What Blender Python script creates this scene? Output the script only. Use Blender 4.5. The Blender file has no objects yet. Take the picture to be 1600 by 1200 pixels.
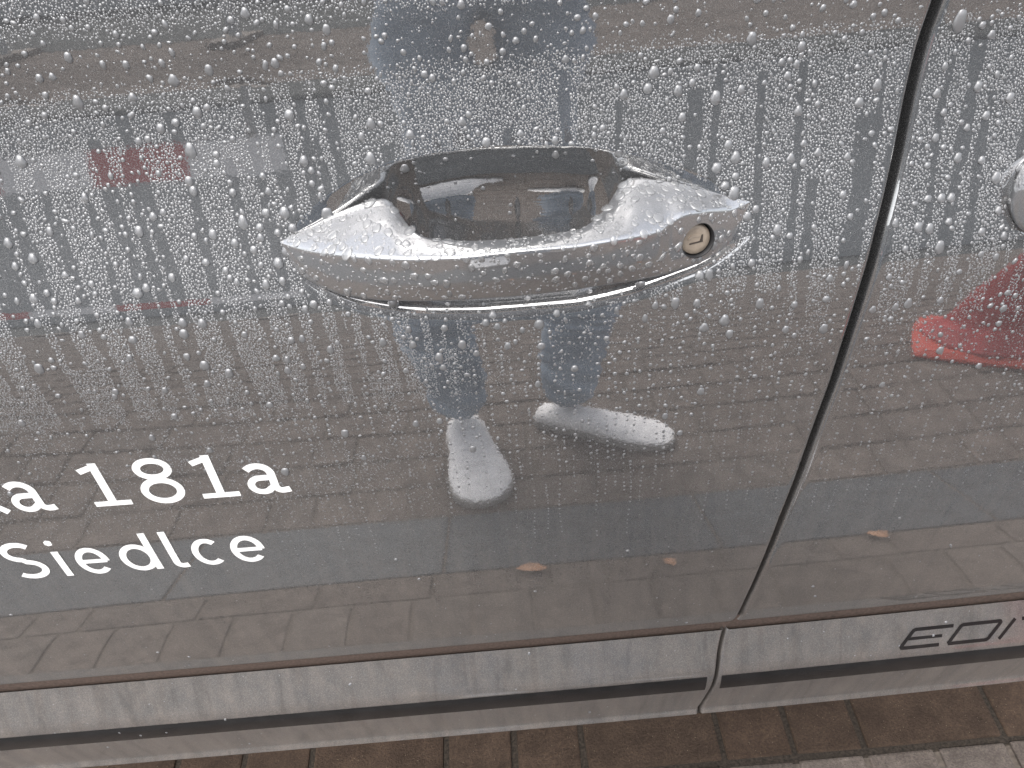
import bpy, bmesh, math, random
import numpy as np
from mathutils import Vector, Matrix

random.seed(7)
rng = np.random.default_rng(11)
sc = bpy.context.scene
COL = sc.collection

# ------------------------------------------------------------------ camera
TH, ROLL = math.radians(44.0), math.radians(5.0)
cam_d = bpy.data.cameras.new('camera')
cam = bpy.data.objects.new('camera', cam_d)
COL.objects.link(cam)
fwd = Vector((0, math.cos(TH), -math.sin(TH)))
r0 = Vector((1, 0, 0))
u0 = Vector((0, math.sin(TH), math.cos(TH)))
rt = r0 * math.cos(ROLL) - u0 * math.sin(ROLL)
up = u0 * math.cos(ROLL) + r0 * math.sin(ROLL)
CAM = Vector((0, 0, 1.17))
cam.matrix_world = Matrix(((rt.x, up.x, -fwd.x, CAM.x), (rt.y, up.y, -fwd.y, CAM.y), (rt.z, up.z, -fwd.z, CAM.z), (0, 0, 0, 1)))
cam_d.sensor_width = 36.0
cam_d.lens = 36.0 * 1209.0 / 1600.0
cam_d.clip_start = 0.02
cam_d.clip_end = 400
sc.camera = cam

# ------------------------------------------------------------------ overcast sky and soft sun
world = bpy.data.worlds.new('World')
sc.world = world
world.use_nodes = True
wn = world.node_tree
wn.nodes.clear()
sky = wn.nodes.new('ShaderNodeTexSky')
sky.sky_type = 'NISHITA'
sky.sun_disc = False
SUN_EL, SUN_AZ = math.radians(55), math.radians(200)
sky.sun_elevation = SUN_EL
sky.sun_rotation = SUN_AZ
sky.dust_density = 4.0
sky.air_density = 1.0
hsv = wn.nodes.new('ShaderNodeHueSaturation')
hsv.inputs['Saturation'].default_value = 0.34      # cloud cover: nearly colourless sky
bg = wn.nodes.new('ShaderNodeBackground')
bg.inputs['Strength'].default_value = 0.15
wo = wn.nodes.new('ShaderNodeOutputWorld')
wn.links.new(sky.outputs[0], hsv.inputs['Color'])
wn.links.new(hsv.outputs[0], bg.inputs['Color'])
wn.links.new(bg.outputs[0], wo.inputs['Surface'])

sun_d = bpy.data.lights.new('sun', 'SUN')
sun_d.energy = 0.9
sun_d.angle = math.radians(30)
sun_d.color = (1.0, 0.97, 0.93)
sun = bpy.data.objects.new('sun', sun_d)
COL.objects.link(sun)
sdir = Vector((math.cos(SUN_EL) * math.sin(SUN_AZ), math.cos(SUN_EL) * math.cos(SUN_AZ), math.sin(SUN_EL)))
sun.rotation_euler = sdir.to_track_quat('Z', 'Y').to_euler()
sun.location = sdir * 20

sc.view_settings.view_transform = 'Standard'
sc.view_settings.look = 'None'
sc.view_settings.exposure = 1.25
sc.view_settings.gamma = 1.0
sc.view_settings.use_curve_mapping = False
sc.render.engine = 'CYCLES'
sc.cycles.use_denoising = True
sc.cycles.max_bounces = 10
sc.cycles.transmission_bounces = 8
sc.cycles.glossy_bounces = 5
sc.cycles.diffuse_bounces = 3
sc.cycles.sample_clamp_indirect = 6.0
sc.cycles.blur_glossy = 0.3

# ------------------------------------------------------------------ helpers
def new_mat(name):
    m = bpy.data.materials.new(name)
    m.use_nodes = True
    nt = m.node_tree
    nt.nodes.clear()
    out = nt.nodes.new('ShaderNodeOutputMaterial')
    return m, nt, out

def N(nt, kind, **kw):
    n = nt.nodes.new(kind)
    for k, v in kw.items():
        if k in n.inputs.keys():
            n.inputs[k].default_value = v
        else:
            setattr(n, k, v)
    return n

def ramp(nt, stops):
    r = nt.nodes.new('ShaderNodeValToRGB')
    e = r.color_ramp.elements
    while len(e) < len(stops):
        e.new(0.5)
    for i, (p, c) in enumerate(stops):
        e[i].position = p
        e[i].color = (*c, 1) if len(c) == 3 else c
    return r

def simple(name, col, rough=0.6, metallic=0.0, noise=0.0, scale=50.0, bump=0.0, spec=0.5):
    m, nt, out = new_mat(name)
    p = N(nt, 'ShaderNodeBsdfPrincipled', Roughness=rough, Metallic=metallic)
    p.inputs['Specular IOR Level'].default_value = spec
    p.inputs['Base Color'].default_value = (*col, 1)
    tc = N(nt, 'ShaderNodeTexCoord')
    if noise or bump:
        nz = N(nt, 'ShaderNodeTexNoise', Scale=scale, Detail=5.0)
        nt.links.new(tc.outputs['Object'], nz.inputs['Vector'])
        if noise:
            lo = tuple(c * (1 - noise) for c in col)
            hi = tuple(min(1, c * (1 + noise)) for c in col)
            r = ramp(nt, [(0.3, lo), (0.7, hi)])
            nt.links.new(nz.outputs['Fac'], r.inputs['Fac'])
            nt.links.new(r.outputs['Color'], p.inputs['Base Color'])
        if bump:
            b = N(nt, 'ShaderNodeBump', Strength=bump, Distance=0.002)
            nt.links.new(nz.outputs['Fac'], b.inputs['Height'])
            nt.links.new(b.outputs['Normal'], p.inputs['Normal'])
    nt.links.new(p.outputs[0], out.inputs['Surface'])
    return m

def mesh_obj(name, verts, faces, mat, parent=None, smooth=True, edges=()):
    me = bpy.data.meshes.new(name)
    me.from_pydata([tuple(map(float, v)) for v in verts], list(edges), [tuple(map(int, f)) for f in faces])
    me.update()
    if smooth:
        me.polygons.foreach_set('use_smooth', [True] * len(me.polygons))
    if mat:
        me.materials.append(mat)
    o = bpy.data.objects.new(name, me)
    COL.objects.link(o)
    if parent:
        o.parent = parent
    return o

def fast_mesh(name, verts, tris, mat, parent=None):
    """big triangle mesh straight from numpy arrays"""
    me = bpy.data.meshes.new(name)
    nv, nf = len(verts), len(tris)
    me.vertices.add(nv)
    me.vertices.foreach_set('co', np.ascontiguousarray(verts, dtype=np.float32).ravel())
    me.loops.add(nf * 3)
    me.loops.foreach_set('vertex_index', np.ascontiguousarray(tris, dtype=np.int32).ravel())
    me.polygons.add(nf)
    me.polygons.foreach_set('loop_start', np.arange(0, nf * 3, 3, dtype=np.int32))
    me.polygons.foreach_set('use_smooth', np.ones(nf, dtype=bool))
    me.update(calc_edges=True)
    me.validate()
    me.materials.append(mat)
    o = bpy.data.objects.new(name, me)
    COL.objects.link(o)
    if parent:
        o.parent = parent
    return o

def empty(name, loc=(0, 0, 0)):
    o = bpy.data.objects.new(name, None)
    COL.objects.link(o)
    o.location = loc
    return o

def tag(o, label=None, cat=None, group=None, kind=None):
    if label: o['label'] = label
    if cat: o['category'] = cat
    if group: o['group'] = group
    if kind: o['kind'] = kind
    return o

def sstep(a, b, x):
    t = np.clip((x - a) / (b - a), 0, 1)
    return t * t * (3 - 2 * t)

# ------------------------------------------------------------------ materials
def paint_material(name='metallic_grey_paint', dirt=True, gain=1.0, rough=0.026, streaks=False, coat=None):
    m, nt, out = new_mat(name)
    L = nt.links.new
    tc = N(nt, 'ShaderNodeTexCoord')
    # aluminium flakes
    vo = N(nt, 'ShaderNodeTexVoronoi', Scale=2600.0)
    L(tc.outputs['Object'], vo.inputs['Vector'])
    sep = N(nt, 'ShaderNodeSeparateColor')
    L(vo.outputs['Color'], sep.inputs['Color'])
    fl = ramp(nt, [(p_, tuple(c_ * gain for c_ in q_)) for p_, q_ in ((0.0, (0.088, 0.089, 0.091)), (0.75, (0.112, 0.113, 0.116)), (1.0, (0.21 if dirt else 0.125,) * 3))])
    L(sep.outputs['Red'], fl.inputs['Fac'])
    p = N(nt, 'ShaderNodeBsdfPrincipled', Metallic=0.70, Roughness=0.48 if dirt else 0.30)
    L(fl.outputs['Color'], p.inputs['Base Color'])
    if streaks:
        # paths where water has washed the dust off
        mq = N(nt, 'ShaderNodeMapping'); mq.inputs['Scale'].default_value = (70, 10, 9)
        L(tc.outputs['Object'], mq.inputs['Vector'])
        nq = N(nt, 'ShaderNodeTexNoise', Scale=1.0, Detail=4.0, Roughness=0.55, Distortion=0.6)
        L(mq.outputs['Vector'], nq.inputs['Vector'])
        rq = ramp(nt, [(0.34, (0.72,) * 3), (0.50, (1.0,) * 3), (0.75, (1.08,) * 3)])
        L(nq.outputs['Fac'], rq.inputs['Fac'])
        mm = N(nt, 'ShaderNodeMix', data_type='RGBA', blend_type='MULTIPLY')
        mm.inputs['Factor'].default_value = 1.0
        L(fl.outputs['Color'], mm.inputs['A']); L(rq.outputs['Color'], mm.inputs['B'])
        L(mm.outputs['Result'], p.inputs['Base Color'])
    p.inputs['Coat Weight'].default_value = 1.0
    p.inputs['Coat Roughness'].default_value = rough
    p.inputs['Coat IOR'].default_value = coat or PAINT_COAT
    # very slight waviness of the sheet and lacquer
    nz = N(nt, 'ShaderNodeTexNoise', Scale=420.0, Detail=1.0)
    L(tc.outputs['Object'], nz.inputs['Vector'])
    bp = N(nt, 'ShaderNodeBump', Strength=0.006, Distance=0.001)
    L(nz.outputs['Fac'], bp.inputs['Height'])
    L(bp.outputs['Normal'], p.inputs['Coat Normal'])
    surf = p
    if dirt:
        # thin road film: brownish dust, thicker near the sill, with run-off streaks
        sx = N(nt, 'ShaderNodeSeparateXYZ')
        L(tc.outputs['Object'], sx.inputs['Vector'])
        mr = N(nt, 'ShaderNodeMapRange')
        mr.inputs['From Min'].default_value = 0.86
        mr.inputs['From Max'].default_value = 0.43
        L(sx.outputs['Z'], mr.inputs['Value'])
        mp = N(nt, 'ShaderNodeMapping')
        mp.inputs['Scale'].default_value = (90, 90, 9)
        L(tc.outputs['Object'], mp.inputs['Vector'])
        n2 = N(nt, 'ShaderNodeTexNoise', Scale=1.0, Detail=6.0, Roughness=0.6)
        L(mp.outputs['Vector'], n2.inputs['Vector'])
        n3 = N(nt, 'ShaderNodeTexNoise', Scale=700.0, Detail=3.0)
        L(tc.outputs['Object'], n3.inputs['Vector'])
        r2 = ramp(nt, [(0.30, (0.35,) * 3), (0.70, (1, 1, 1))])
        L(n2.outputs['Fac'], r2.inputs['Fac'])
        r3 = ramp(nt, [(0.35, (0.5,) * 3), (0.65, (1, 1, 1))])
        L(n3.outputs['Fac'], r3.inputs['Fac'])
        m1 = N(nt, 'ShaderNodeMath', operation='MULTIPLY')
        L(mr.outputs['Result'], m1.inputs[0]); L(r2.outputs['Color'], m1.inputs[1])
        m2 = N(nt, 'ShaderNodeMath', operation='MULTIPLY')
        L(m1.outputs[0], m2.inputs[0]); L(r3.outputs['Color'], m2.inputs[1])
        m3 = N(nt, 'ShaderNodeMath', operation='MULTIPLY')
        L(m2.outputs[0], m3.inputs[0]); m3.inputs[1].default_value = 0.50
        d = N(nt, 'ShaderNodeBsdfDiffuse')
        d.inputs['Color'].default_value = (0.25, 0.215, 0.188, 1)
        mx = N(nt, 'ShaderNodeMixShader')
        L(m3.outputs[0], mx.inputs['Fac'])
        L(p.outputs[0], mx.inputs[1]); L(d.outputs[0], mx.inputs[2])
        surf = mx
    L(surf.outputs[0], out.inputs['Surface'])
    return m

PAINT_COAT = 3.5
M_PAINT = paint_material()
M_HANDLE = paint_material('handle_paint', dirt=False, gain=2.9)
M_TRIM = paint_material('lower_trim_paint', gain=1.0, rough=0.10, streaks=True, coat=2.1)

def water_material(name='water', fac=0.70, col=(0.31, 0.314, 0.322, 1)):
    # rain beads: clear water plus the light the flakes below send back through the curved surface
    m, nt, out = new_mat(name)
    g = N(nt, 'ShaderNodeBsdfGlass', IOR=1.33, Roughness=0.0)
    p = N(nt, 'ShaderNodeBsdfPrincipled', Metallic=0.6, Roughness=0.46)
    p.inputs['Base Color'].default_value = col
    p.inputs['Coat Weight'].default_value = 0.5
    p.inputs['Coat Roughness'].default_value = 0.22
    p.inputs['Coat IOR'].default_value = 1.5
    mx = N(nt, 'ShaderNodeMixShader', Fac=fac)
    nt.links.new(g.outputs[0], mx.inputs[1]); nt.links.new(p.outputs[0], mx.inputs[2])
    nt.links.new(mx.outputs[0], out.inputs['Surface'])
    return m
M_WATER = water_material()
M_WATER_H = water_material('clear_water', 0.42, (0.48, 0.485, 0.49, 1))
M_VINYL = simple('white_vinyl', (0.80, 0.80, 0.79), 0.35)
M_BLACKVINYL = simple('black_vinyl', (0.012, 0.011, 0.011), 0.22, noise=0.3, scale=60)
M_RUBBER = simple('black_rubber', (0.008, 0.008, 0.009), 0.55)
M_SEAM = simple('rusty_seam_dirt', (0.070, 0.048, 0.038), 0.9, noise=0.3, scale=400)
M_LOCK = simple('lock_metal', (0.33, 0.275, 0.22), 0.45, 0.5, noise=0.15, scale=300)
M_GLASS = simple('window_tint', (0.01, 0.012, 0.013), 0.03)

def paver_material(name='concrete_paver', tone=(1, 1, 1)):
    m, nt, out = new_mat(name)
    L = nt.links.new
    tc = N(nt, 'ShaderNodeTexCoord')
    oi = N(nt, 'ShaderNodeObjectInfo')
    ge = N(nt, 'ShaderNodeNewGeometry')
    ad = N(nt, 'ShaderNodeMath', operation='ADD')
    L(oi.outputs['Random'], ad.inputs[0]); L(ge.outputs['Random Per Island'], ad.inputs[1])
    fr = N(nt, 'ShaderNodeMath', operation='FRACT')
    L(ad.outputs[0], fr.inputs[0])
    base = ramp(nt, [(p_, tuple(c_ * k_ for c_, k_ in zip(q_, tone))) for p_, q_ in ((0.0, (0.168, 0.140, 0.122)), (0.35, (0.188, 0.156, 0.136)), (0.7, (0.180, 0.153, 0.135)), (1.0, (0.202, 0.168, 0.146)))])
    L(fr.outputs[0], base.inputs['Fac'])
    n1 = N(nt, 'ShaderNodeTexNoise', Scale=22.0, Detail=7.0, Roughness=0.65)
    n2 = N(nt, 'ShaderNodeTexNoise', Scale=300.0, Detail=5.0, Roughness=0.75)
    v = N(nt, 'ShaderNodeTexVoronoi', Scale=330.0)
    for n in (n1, n2, v):
        L(ge.outputs['Position'], n.inputs['Vector'])
    r1 = ramp(nt, [(0.3, (0.55,) * 3), (0.7, (1.15,) * 3)])
    L(n1.outputs['Fac'], r1.inputs['Fac'])
    r2 = ramp(nt, [(0.3, (0.55,) * 3), (0.62, (1.15,) * 3), (0.75, (1.9, 1.7, 1.45))])
    L(n2.outputs['Fac'], r2.inputs['Fac'])
    mu1 = N(nt, 'ShaderNodeMix', data_type='RGBA', blend_type='MULTIPLY')
    mu1.inputs['Factor'].default_value = 1.0
    L(base.outputs['Color'], mu1.inputs['A']); L(r1.outputs['Color'], mu1.inputs['B'])
    mu2 = N(nt, 'ShaderNodeMix', data_type='RGBA', blend_type='MULTIPLY')
    mu2.inputs['Factor'].default_value = 1.0
    L(mu1.outputs['Result'], mu2.inputs['A']); L(r2.outputs['Color'], mu2.inputs['B'])
    # pale sand grains
    sp = ramp(nt, [(0.0, (1, 1, 1)), (0.09, (1, 1, 1)), (0.13, (0, 0, 0))])
    L(v.outputs['Distance'], sp.inputs['Fac'])
    sc_ = N(nt, 'ShaderNodeSeparateColor'); L(v.outputs['Color'], sc_.inputs['Color'])
    gt = N(nt, 'ShaderNodeMath', operation='GREATER_THAN'); L(sc_.outputs['Red'], gt.inputs[0]); gt.inputs[1].default_value = 0.86
    ml = N(nt, 'ShaderNodeMath', operation='MULTIPLY'); L(sp.outputs['Color'], ml.inputs[0]); L(gt.outputs[0], ml.inputs[1])
    mx = N(nt, 'ShaderNodeMix', data_type='RGBA')
    L(ml.outputs[0], mx.inputs['Factor']); L(mu2.outputs['Result'], mx.inputs['A'])
    mx.inputs['B'].default_value = (0.42, 0.36, 0.28, 1)
    p = N(nt, 'ShaderNodeBsdfPrincipled', Roughness=0.75)
    p.inputs['Specular IOR Level'].default_value = 0.2
    L(mx.outputs['Result'], p.inputs['Base Color'])
    b = N(nt, 'ShaderNodeBump', Strength=1.0, Distance=0.0030)
    L(n2.outputs['Fac'], b.inputs['Height'])
    L(b.outputs['Normal'], p.inputs['Normal'])
    L(p.outputs[0], out.inputs['Surface'])
    return m
M_PAVER = paver_material()
M_PAVER_DARK = paver_material('wet_shaded_paver', (0.42, 0.34, 0.28))  # wet brown; shade under the car's edge is put into the colour too
M_SAND = simple('joint_sand', (0.108, 0.090, 0.076), 0.95, noise=0.3, scale=160, bump=0.8)

# ------------------------------------------------------------------ car side shape
# (height, lean in degrees: positive faces the sky, negative tucks under)
PROFILE = [(1.1126,14.0),(1.0819,8.0),(1.0520,4.0),(1.0466,3.0),(1.0354,2.3),(1.0253,4.0),(1.0203,6.5),(1.0151,9.0),(1.0047,11.2),
    (0.9851,14.0),(0.9634,17.6),(0.9378,20.0),(0.9213,19.0),(0.9069,12.0),(0.8867,7.2),(0.8596,4.8),(0.8297,4.3),(0.7734,4.0),(0.7437,4.0),
    (0.7351,3.6),(0.6745,0.0),(0.6569,-1.0),(0.6060,-4.0),(0.5534,-6.0),(0.5422,-6.0),(0.5393,20.0),(0.5362,28.0),(0.5183,30.0),(0.5038,30.0),
    (0.4901,10.0),(0.4720,-4.0),(0.4211,-8.0),(0.4175,24.0),(0.4126,26.0)]
_pz = np.array([p[0] for p in PROFILE])[::-1]
_pp = np.array([p[1] for p in PROFILE])[::-1]
_zg = np.arange(0.40, 1.1601, 0.0002)
_ph = np.interp(_zg, _pz, _pp)
_k = np.exp(-0.5 * (np.arange(-30, 31) * 0.0002 / 0.0013) ** 2); _k /= _k.sum()
_ph = np.convolve(np.pad(_ph, 30, mode='edge'), _k, mode='valid')
_ph = np.where(_zg > 1.1, _ph + (np.maximum(_zg - 1.1, 0) / 0.06) * 25, _ph)
_yg = np.concatenate([[0], np.cumsum(np.tan(np.radians((_ph[1:] + _ph[:-1]) / 2)) * np.diff(_zg))])
_yg += 0.381 - np.interp(1.1126, _zg, _yg)
KX = 1 / 30.0

# handle recess, front door (x -> upper and lower outline)
CUP_T = np.array([(-0.1175,0.9440),(-0.1091,0.9564),(-0.0828,0.9715),(-0.0686,0.9775),(-0.0481,0.9832),(-0.0252,0.9855),(-0.0025,0.9858),(0.0264,0.9843),(0.049,0.9820),(0.075,0.9757),(0.1083,0.9638),(0.1363,0.9435),(0.142,0.936)])
CUP_B = np.array([(-0.1175,0.9440),(-0.106,0.9229),(-0.081,0.9065),(-0.0538,0.8990),(-0.0113,0.8935),(0.0392,0.8938),(0.0751,0.8995),(0.1104,0.9095),(0.1324,0.9240),(0.142,0.936)])
def _smooth_curve(c):
    xs = np.linspace(-0.13, 0.155, 600)
    v = np.interp(xs, c[:, 0], c[:, 1])
    k = np.exp(-0.5 * (np.arange(-40, 41) * (xs[1] - xs[0]) / 0.004) ** 2); k /= k.sum()
    return xs, np.convolve(np.pad(v, 40, mode='edge'), k, mode='valid')
_cx, _ct = _smooth_curve(CUP_T)
_, _cb = _smooth_curve(CUP_B)
def cup(x, z, dx=0.0):
    x = np.asarray(x, float) - dx
    zt = np.interp(x, _cx, _ct); zb = np.interp(x, _cx, _cb)
    h = np.maximum((zt - zb) / 2, 1e-4)
    t = (z - (zt + zb) / 2) / h
    core = sstep(-0.121, -0.085, x) * (1 - sstep(0.100, 0.143, x))
    lowr = sstep(0.0, -0.5, t)
    deep = sstep(-0.092 - 0.016 * lowr, -0.041 + 0.006 * lowr, x) * (1 - sstep(0.047 - 0.006 * lowr, 0.104 + 0.014 * lowr, x))
    w = np.clip(1 - t * t, 0, None)
    # sharp upper edge, back wall easing towards vertical, soft rounded lower lip
    s_ = np.clip((1 - t) / 2, 0, 1)
    u_ = np.clip(s_ / 0.70, 0, 1); v_ = np.clip((s_ - 0.70) / 0.153, 0, 1)
    g_ = np.where(s_ < 0.70, 1.586 * u_ - 0.172 * u_ ** 2 - 0.414 * u_ ** 3,
        np.where(s_ < 0.853, (2 * v_ ** 3 - 3 * v_ ** 2 + 1) + 0.33 * (3 * v_ ** 2 - 2 * v_ ** 3) - 0.687 * (v_ ** 3 - v_ ** 2), 0.33 * ((1 - s_) / 0.147) ** 2))
    hs = np.clip(h / 0.044, 0, 1.0) ** 0.6
    return 0.0070 * core * hs * g_ + 0.0160 * deep * hs * g_

REAR_DX = 0.379
def kxx(x, z):
    """bow of the car side along its length; flatter along the sill"""
    k = sstep(0.55, 0.82, np.asarray(z, float))
    lo = np.where(np.asarray(x) < 0, 0.004, 0.022)
    return (lo + (KX - lo) * k) * np.asarray(x, float) ** 2
def ydoor(x, z, cups=True):
    x = np.asarray(x, float); z = np.asarray(z, float)
    y = np.interp(z, _zg, _yg) + kxx(x, z)
    if cups:
        y = y + cup(x, z) + cup(x, z, REAR_DX)
    return y

def frame(x, z):
    """surface point, outward normal, tangent up, for arrays"""
    e = 0.0006
    y = ydoor(x, z)
    dyx = (ydoor(x + e, z) - ydoor(x - e, z)) / (2 * e)
    dyz = (ydoor(x, z + e) - ydoor(x, z - e)) / (2 * e)
    n = np.stack([dyx, -np.ones_like(dyx), dyz], -1)
    n /= np.linalg.norm(n, axis=-1, keepdims=True)
    tz = np.stack([np.zeros_like(dyz), dyz, np.ones_like(dyz)], -1)
    tz /= np.linalg.norm(tz, axis=-1, keepdims=True)
    tx = np.cross(tz, n)
    return np.stack([x, y, z], -1), n, tz, tx

GAP = np.array([(1.16,0.2050),(1.10,0.2120),(1.0512,0.2150),(1.0347,0.2143),(1.0137,0.2120),(0.9918,0.2110),(0.9645,0.2100),(0.9459,0.2080),(0.922,0.2045),(0.8948,0.2014),(0.8628,0.1990),(0.8291,0.1972),(0.7965,0.1940),(0.7478,0.1901),(0.7028,0.1857),(0.6429,0.1817),(0.5834,0.1786),(0.5455,0.1772),(0.5383,0.1675),(0.5168,0.1617),(0.4947,0.1590),(0.4288,0.1535),(0.40,0.1510)])[::-1]
_gz = np.linspace(0.40, 1.16, 800)
_gx = np.interp(_gz, GAP[:, 0], GAP[:, 1])
_k = np.exp(-0.5 * (np.arange(-12, 13) / 5.0) ** 2); _k /= _k.sum()
_gx = np.convolve(np.pad(_gx, 12, mode='edge'), _k, mode='valid')
def gapx(z):
    return np.interp(z, _gz, _gx)
def gapw(z):
    return np.interp(z, [0.42, 0.55, 0.7, 0.9, 1.1], [0.0028, 0.0031, 0.0040, 0.0048, 0.0052])

car = empty('parked_car', (0.0, 0.33, 0.0))
tag(car, 'rain-beaded metallic grey car door with silver pull handle and white lettering', 'car')
CARINV = Matrix.Translation((0, -0.33, 0))
def to_car(o):
    o.parent = car
    o.matrix_parent_inverse = CARINV
    return o
def under(o, parent):
    o.parent = parent
    o.matrix_parent_inverse = Matrix.Identity(4)
    return o

def zrows(z0, z1, base=0.004):
    """rows denser where the profile bends and through the recess"""
    zs = [z0]
    while zs[-1] < z1 - 1e-6:
        z = zs[-1]
        st = base
        if 0.885 < z < 0.995: st = 0.0011
        if 0.690 < z < 0.748: st = 0.0009
        if 0.995 < z < 1.06: st = 0.0022
        if z < 0.548: st = 0.0011
        zs.append(min(z + st, z1))
    return np.array(zs)

def panel(name, z0, z1, side, x_far, mat, roll_r, bottom_roll=True):
    """door skin from x_far to the shut line, edges rolled in"""
    zs = zrows(z0, z1)
    if side < 0:
        x_in = np.concatenate([np.linspace(x_far, -0.13, 60, endpoint=False), np.arange(-0.13, 0.1449, 0.0014)]) if z1 > 0.9 else np.linspace(x_far, 0.13, 160)
    else:
        x_in = np.concatenate([np.linspace(x_far, 0.55, 30, endpoint=False), np.arange(0.55, 0.2601, -0.0018)]) if z1 > 0.9 else np.linspace(x_far, 0.19, 160)
    cols = []
    Z = zs
    gx = gapx(Z); gw = gapw(Z)
    edge = gx + side * gw / 2
    R = roll_r
    rows = []
    na = 8
    for j, z in enumerate(Z):
        e = edge[j]
        xs = list(x_in)
        last = e + side * R
        xs += list(np.linspace(x_in[-1], last, 26)[1:])
        ys = list(ydoor(np.array(xs), np.full(len(xs), z)))
        y_e = ys[-1]
        slope = 2 * KX * last
        for a in np.linspace(0, math.pi / 2, na + 1)[1:]:
            xs.append(last - side * R * math.sin(a))
            ys.append(y_e + R * (1 - math.cos(a)))
        xs.append(e); ys.append(y_e + R + 0.016)
        rows.append(np.stack([xs, ys, np.full(len(xs), z)], -1))
    rows = np.array(rows)
    # lower and upper return flange
    if bottom_roll:
        Rb = 0.0016
        low = []
        for a in np.linspace(0, math.pi / 2, 5)[1:]:
            q = rows[0].copy()
            q[:, 1] += Rb * (1 - math.cos(a)); q[:, 2] -= Rb * math.sin(a)
            low.append(q)
        q = low[-1].copy(); q[:, 1] += 0.012; low.append(q)
        rows = np.concatenate([np.array(low)[::-1], rows])
    nr, nc, _ = rows.shape
    idx = np.arange(nr * nc).reshape(nr, nc)
    a, b, c, d = idx[:-1, :-1].ravel(), idx[:-1, 1:].ravel(), idx[1:, 1:].ravel(), idx[1:, :-1].ravel()
    if side < 0:
        t = np.concatenate([np.stack([a, b, c], -1), np.stack([a, c, d], -1)])
    else:
        t = np.concatenate([np.stack([a, c, b], -1), np.stack([a, d, c], -1)])
    o = fast_mesh(name, rows.reshape(-1, 3), t, mat)
    return to_car(o)

front_door = panel('front_door', 0.5450, 1.16, -1, -0.95, M_PAINT, 0.0022)
front_door['label'] = 'grey front door covered in rain beads'
rear_door = panel('rear_door', 0.5450, 1.16, 1, 1.05, M_PAINT, 0.0034)
front_trim = panel('lower_trim', 0.4126, 0.5345, -1, -0.95, M_TRIM, 0.0022)
rear_trim = panel('lower_trim', 0.4126, 0.5345, 1, 1.05, M_TRIM, 0.0026)

# dirty seam strip behind the gap between door and lower trim, and the dark rubber behind the shut line
def strip(name, pts_fn, us, ws, mat):
    v = []; f = []
    for i, u in enumerate(us):
        for w in ws:
            v.append(pts_fn(u, w))
    nw = len(ws)
    for i in range(len(us) - 1):
        for j in range(nw - 1):
            f.append((i * nw + j, i * nw + j + 1, (i + 1) * nw + j + 1, (i + 1) * nw + j))
    return to_car(mesh_obj(name, v, f, mat))
strip('seam_dirt', lambda x, z: (x, float(ydoor(x, 0.5445, False)) + 0.0014, z), np.linspace(-0.95, 1.05, 120), (0.528, 0.552), M_SEAM)
strip('door_seal', lambda z, s: (float(gapx(z)) + s, float(np.interp(z, _zg, _yg)) + 0.017, z), np.linspace(0.415, 1.16, 160), (-0.03, 0.03), M_RUBBER)
# underside of the trim and the body behind it
def box(name, lo, hi, mat, parent=None):
    x0, y0, z0 = lo; x1, y1, z1 = hi
    v = [(x0,y0,z0),(x1,y0,z0),(x1,y1,z0),(x0,y1,z0),(x0,y0,z1),(x1,y0,z1),(x1,y1,z1),(x0,y1,z1)]
    f = [(0,3,2,1),(4,5,6,7),(0,1,5,4),(1,2,6,5),(2,3,7,6),(3,0,4,7)]
    return mesh_obj(name, v, f, mat, parent, smooth=False)
y_lo = float(ydoor(0, 0.4126, False))
strip('sill', lambda x, w: (x, y_lo + float(kxx(x, 0.4126)) + 0.0014 + (0.004 if w < 1 else 0.09) * (w > 0), 0.4126 - (0.0015 if w == 0 else 0.006 if w < 1 else 0.002)), np.linspace(-0.95, 1.05, 100), (0, 0.5, 1), M_PAINT)
to_car(box('underbody', (-0.94, 0.40, 0.34), (1.04, 1.95, 0.40), M_RUBBER))
to_car(box('body_shell', (-0.94, 0.46, 0.405), (1.04, 1.90, 1.12), M_RUBBER))
yw = float(ydoor(0, 1.16, False))
to_car(mesh_obj('side_window', [(-0.94, yw - 0.004, 1.155), (1.04, yw - 0.004, 1.155), (1.04, yw + 0.16, 1.56), (-0.94, yw + 0.16, 1.56), (-0.94, yw + 0.004, 1.155), (1.04, yw + 0.004, 1.155), (1.04, yw + 0.168, 1.56), (-0.94, yw + 0.168, 1.56)], [(0,1,2,3),(4,7,6,5),(0,4,5,1),(2,6,7,3),(0,3,7,4),(1,5,6,2)], M_GLASS, smooth=False))

# ------------------------------------------------------------------ lettering and stripes (thin vinyl that follows the sheet)
_layer = [0]
def ribbon(strokes, off0=0.00022, shear=0.0, zbase=0.0):
    """strokes: list of (points, width). returns verts, faces"""
    V = []; F = []
    for pts, w in strokes:
        _layer[0] = (_layer[0] + 1) % 6
        off = off0 + 0.00004 * _layer[0]
        p = np.array(pts, float)
        # resample
        seg = np.linalg.norm(np.diff(p, axis=0), axis=1)
        cum = np.concatenate([[0], np.cumsum(seg)])
        n = max(3, int(cum[-1] / 0.0011))
        t = np.linspace(0, cum[-1], n)
        q = np.stack([np.interp(t, cum, p[:, 0]), np.interp(t, cum, p[:, 1])], -1)
        d = np.gradient(q, axis=0)
        d /= np.linalg.norm(d, axis=1, keepdims=True) + 1e-12
        nn = np.stack([-d[:, 1], d[:, 0]], -1)
        b = len(V)
        for i in range(n):
            for s in (-0.5, 0.0, 0.5):
                x, z = q[i] + nn[i] * w * s
                x = x + shear * (z - zbase)
                P, Nn, _, _ = frame(np.array([x]), np.array([z]))
                V.append(P[0] + Nn[0] * off)
        for i in range(n - 1):
            for j in range(2):
                a = b + i * 3 + j
                F.append((a, a + 1, a + 4, a + 3))
    return V, F

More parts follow.
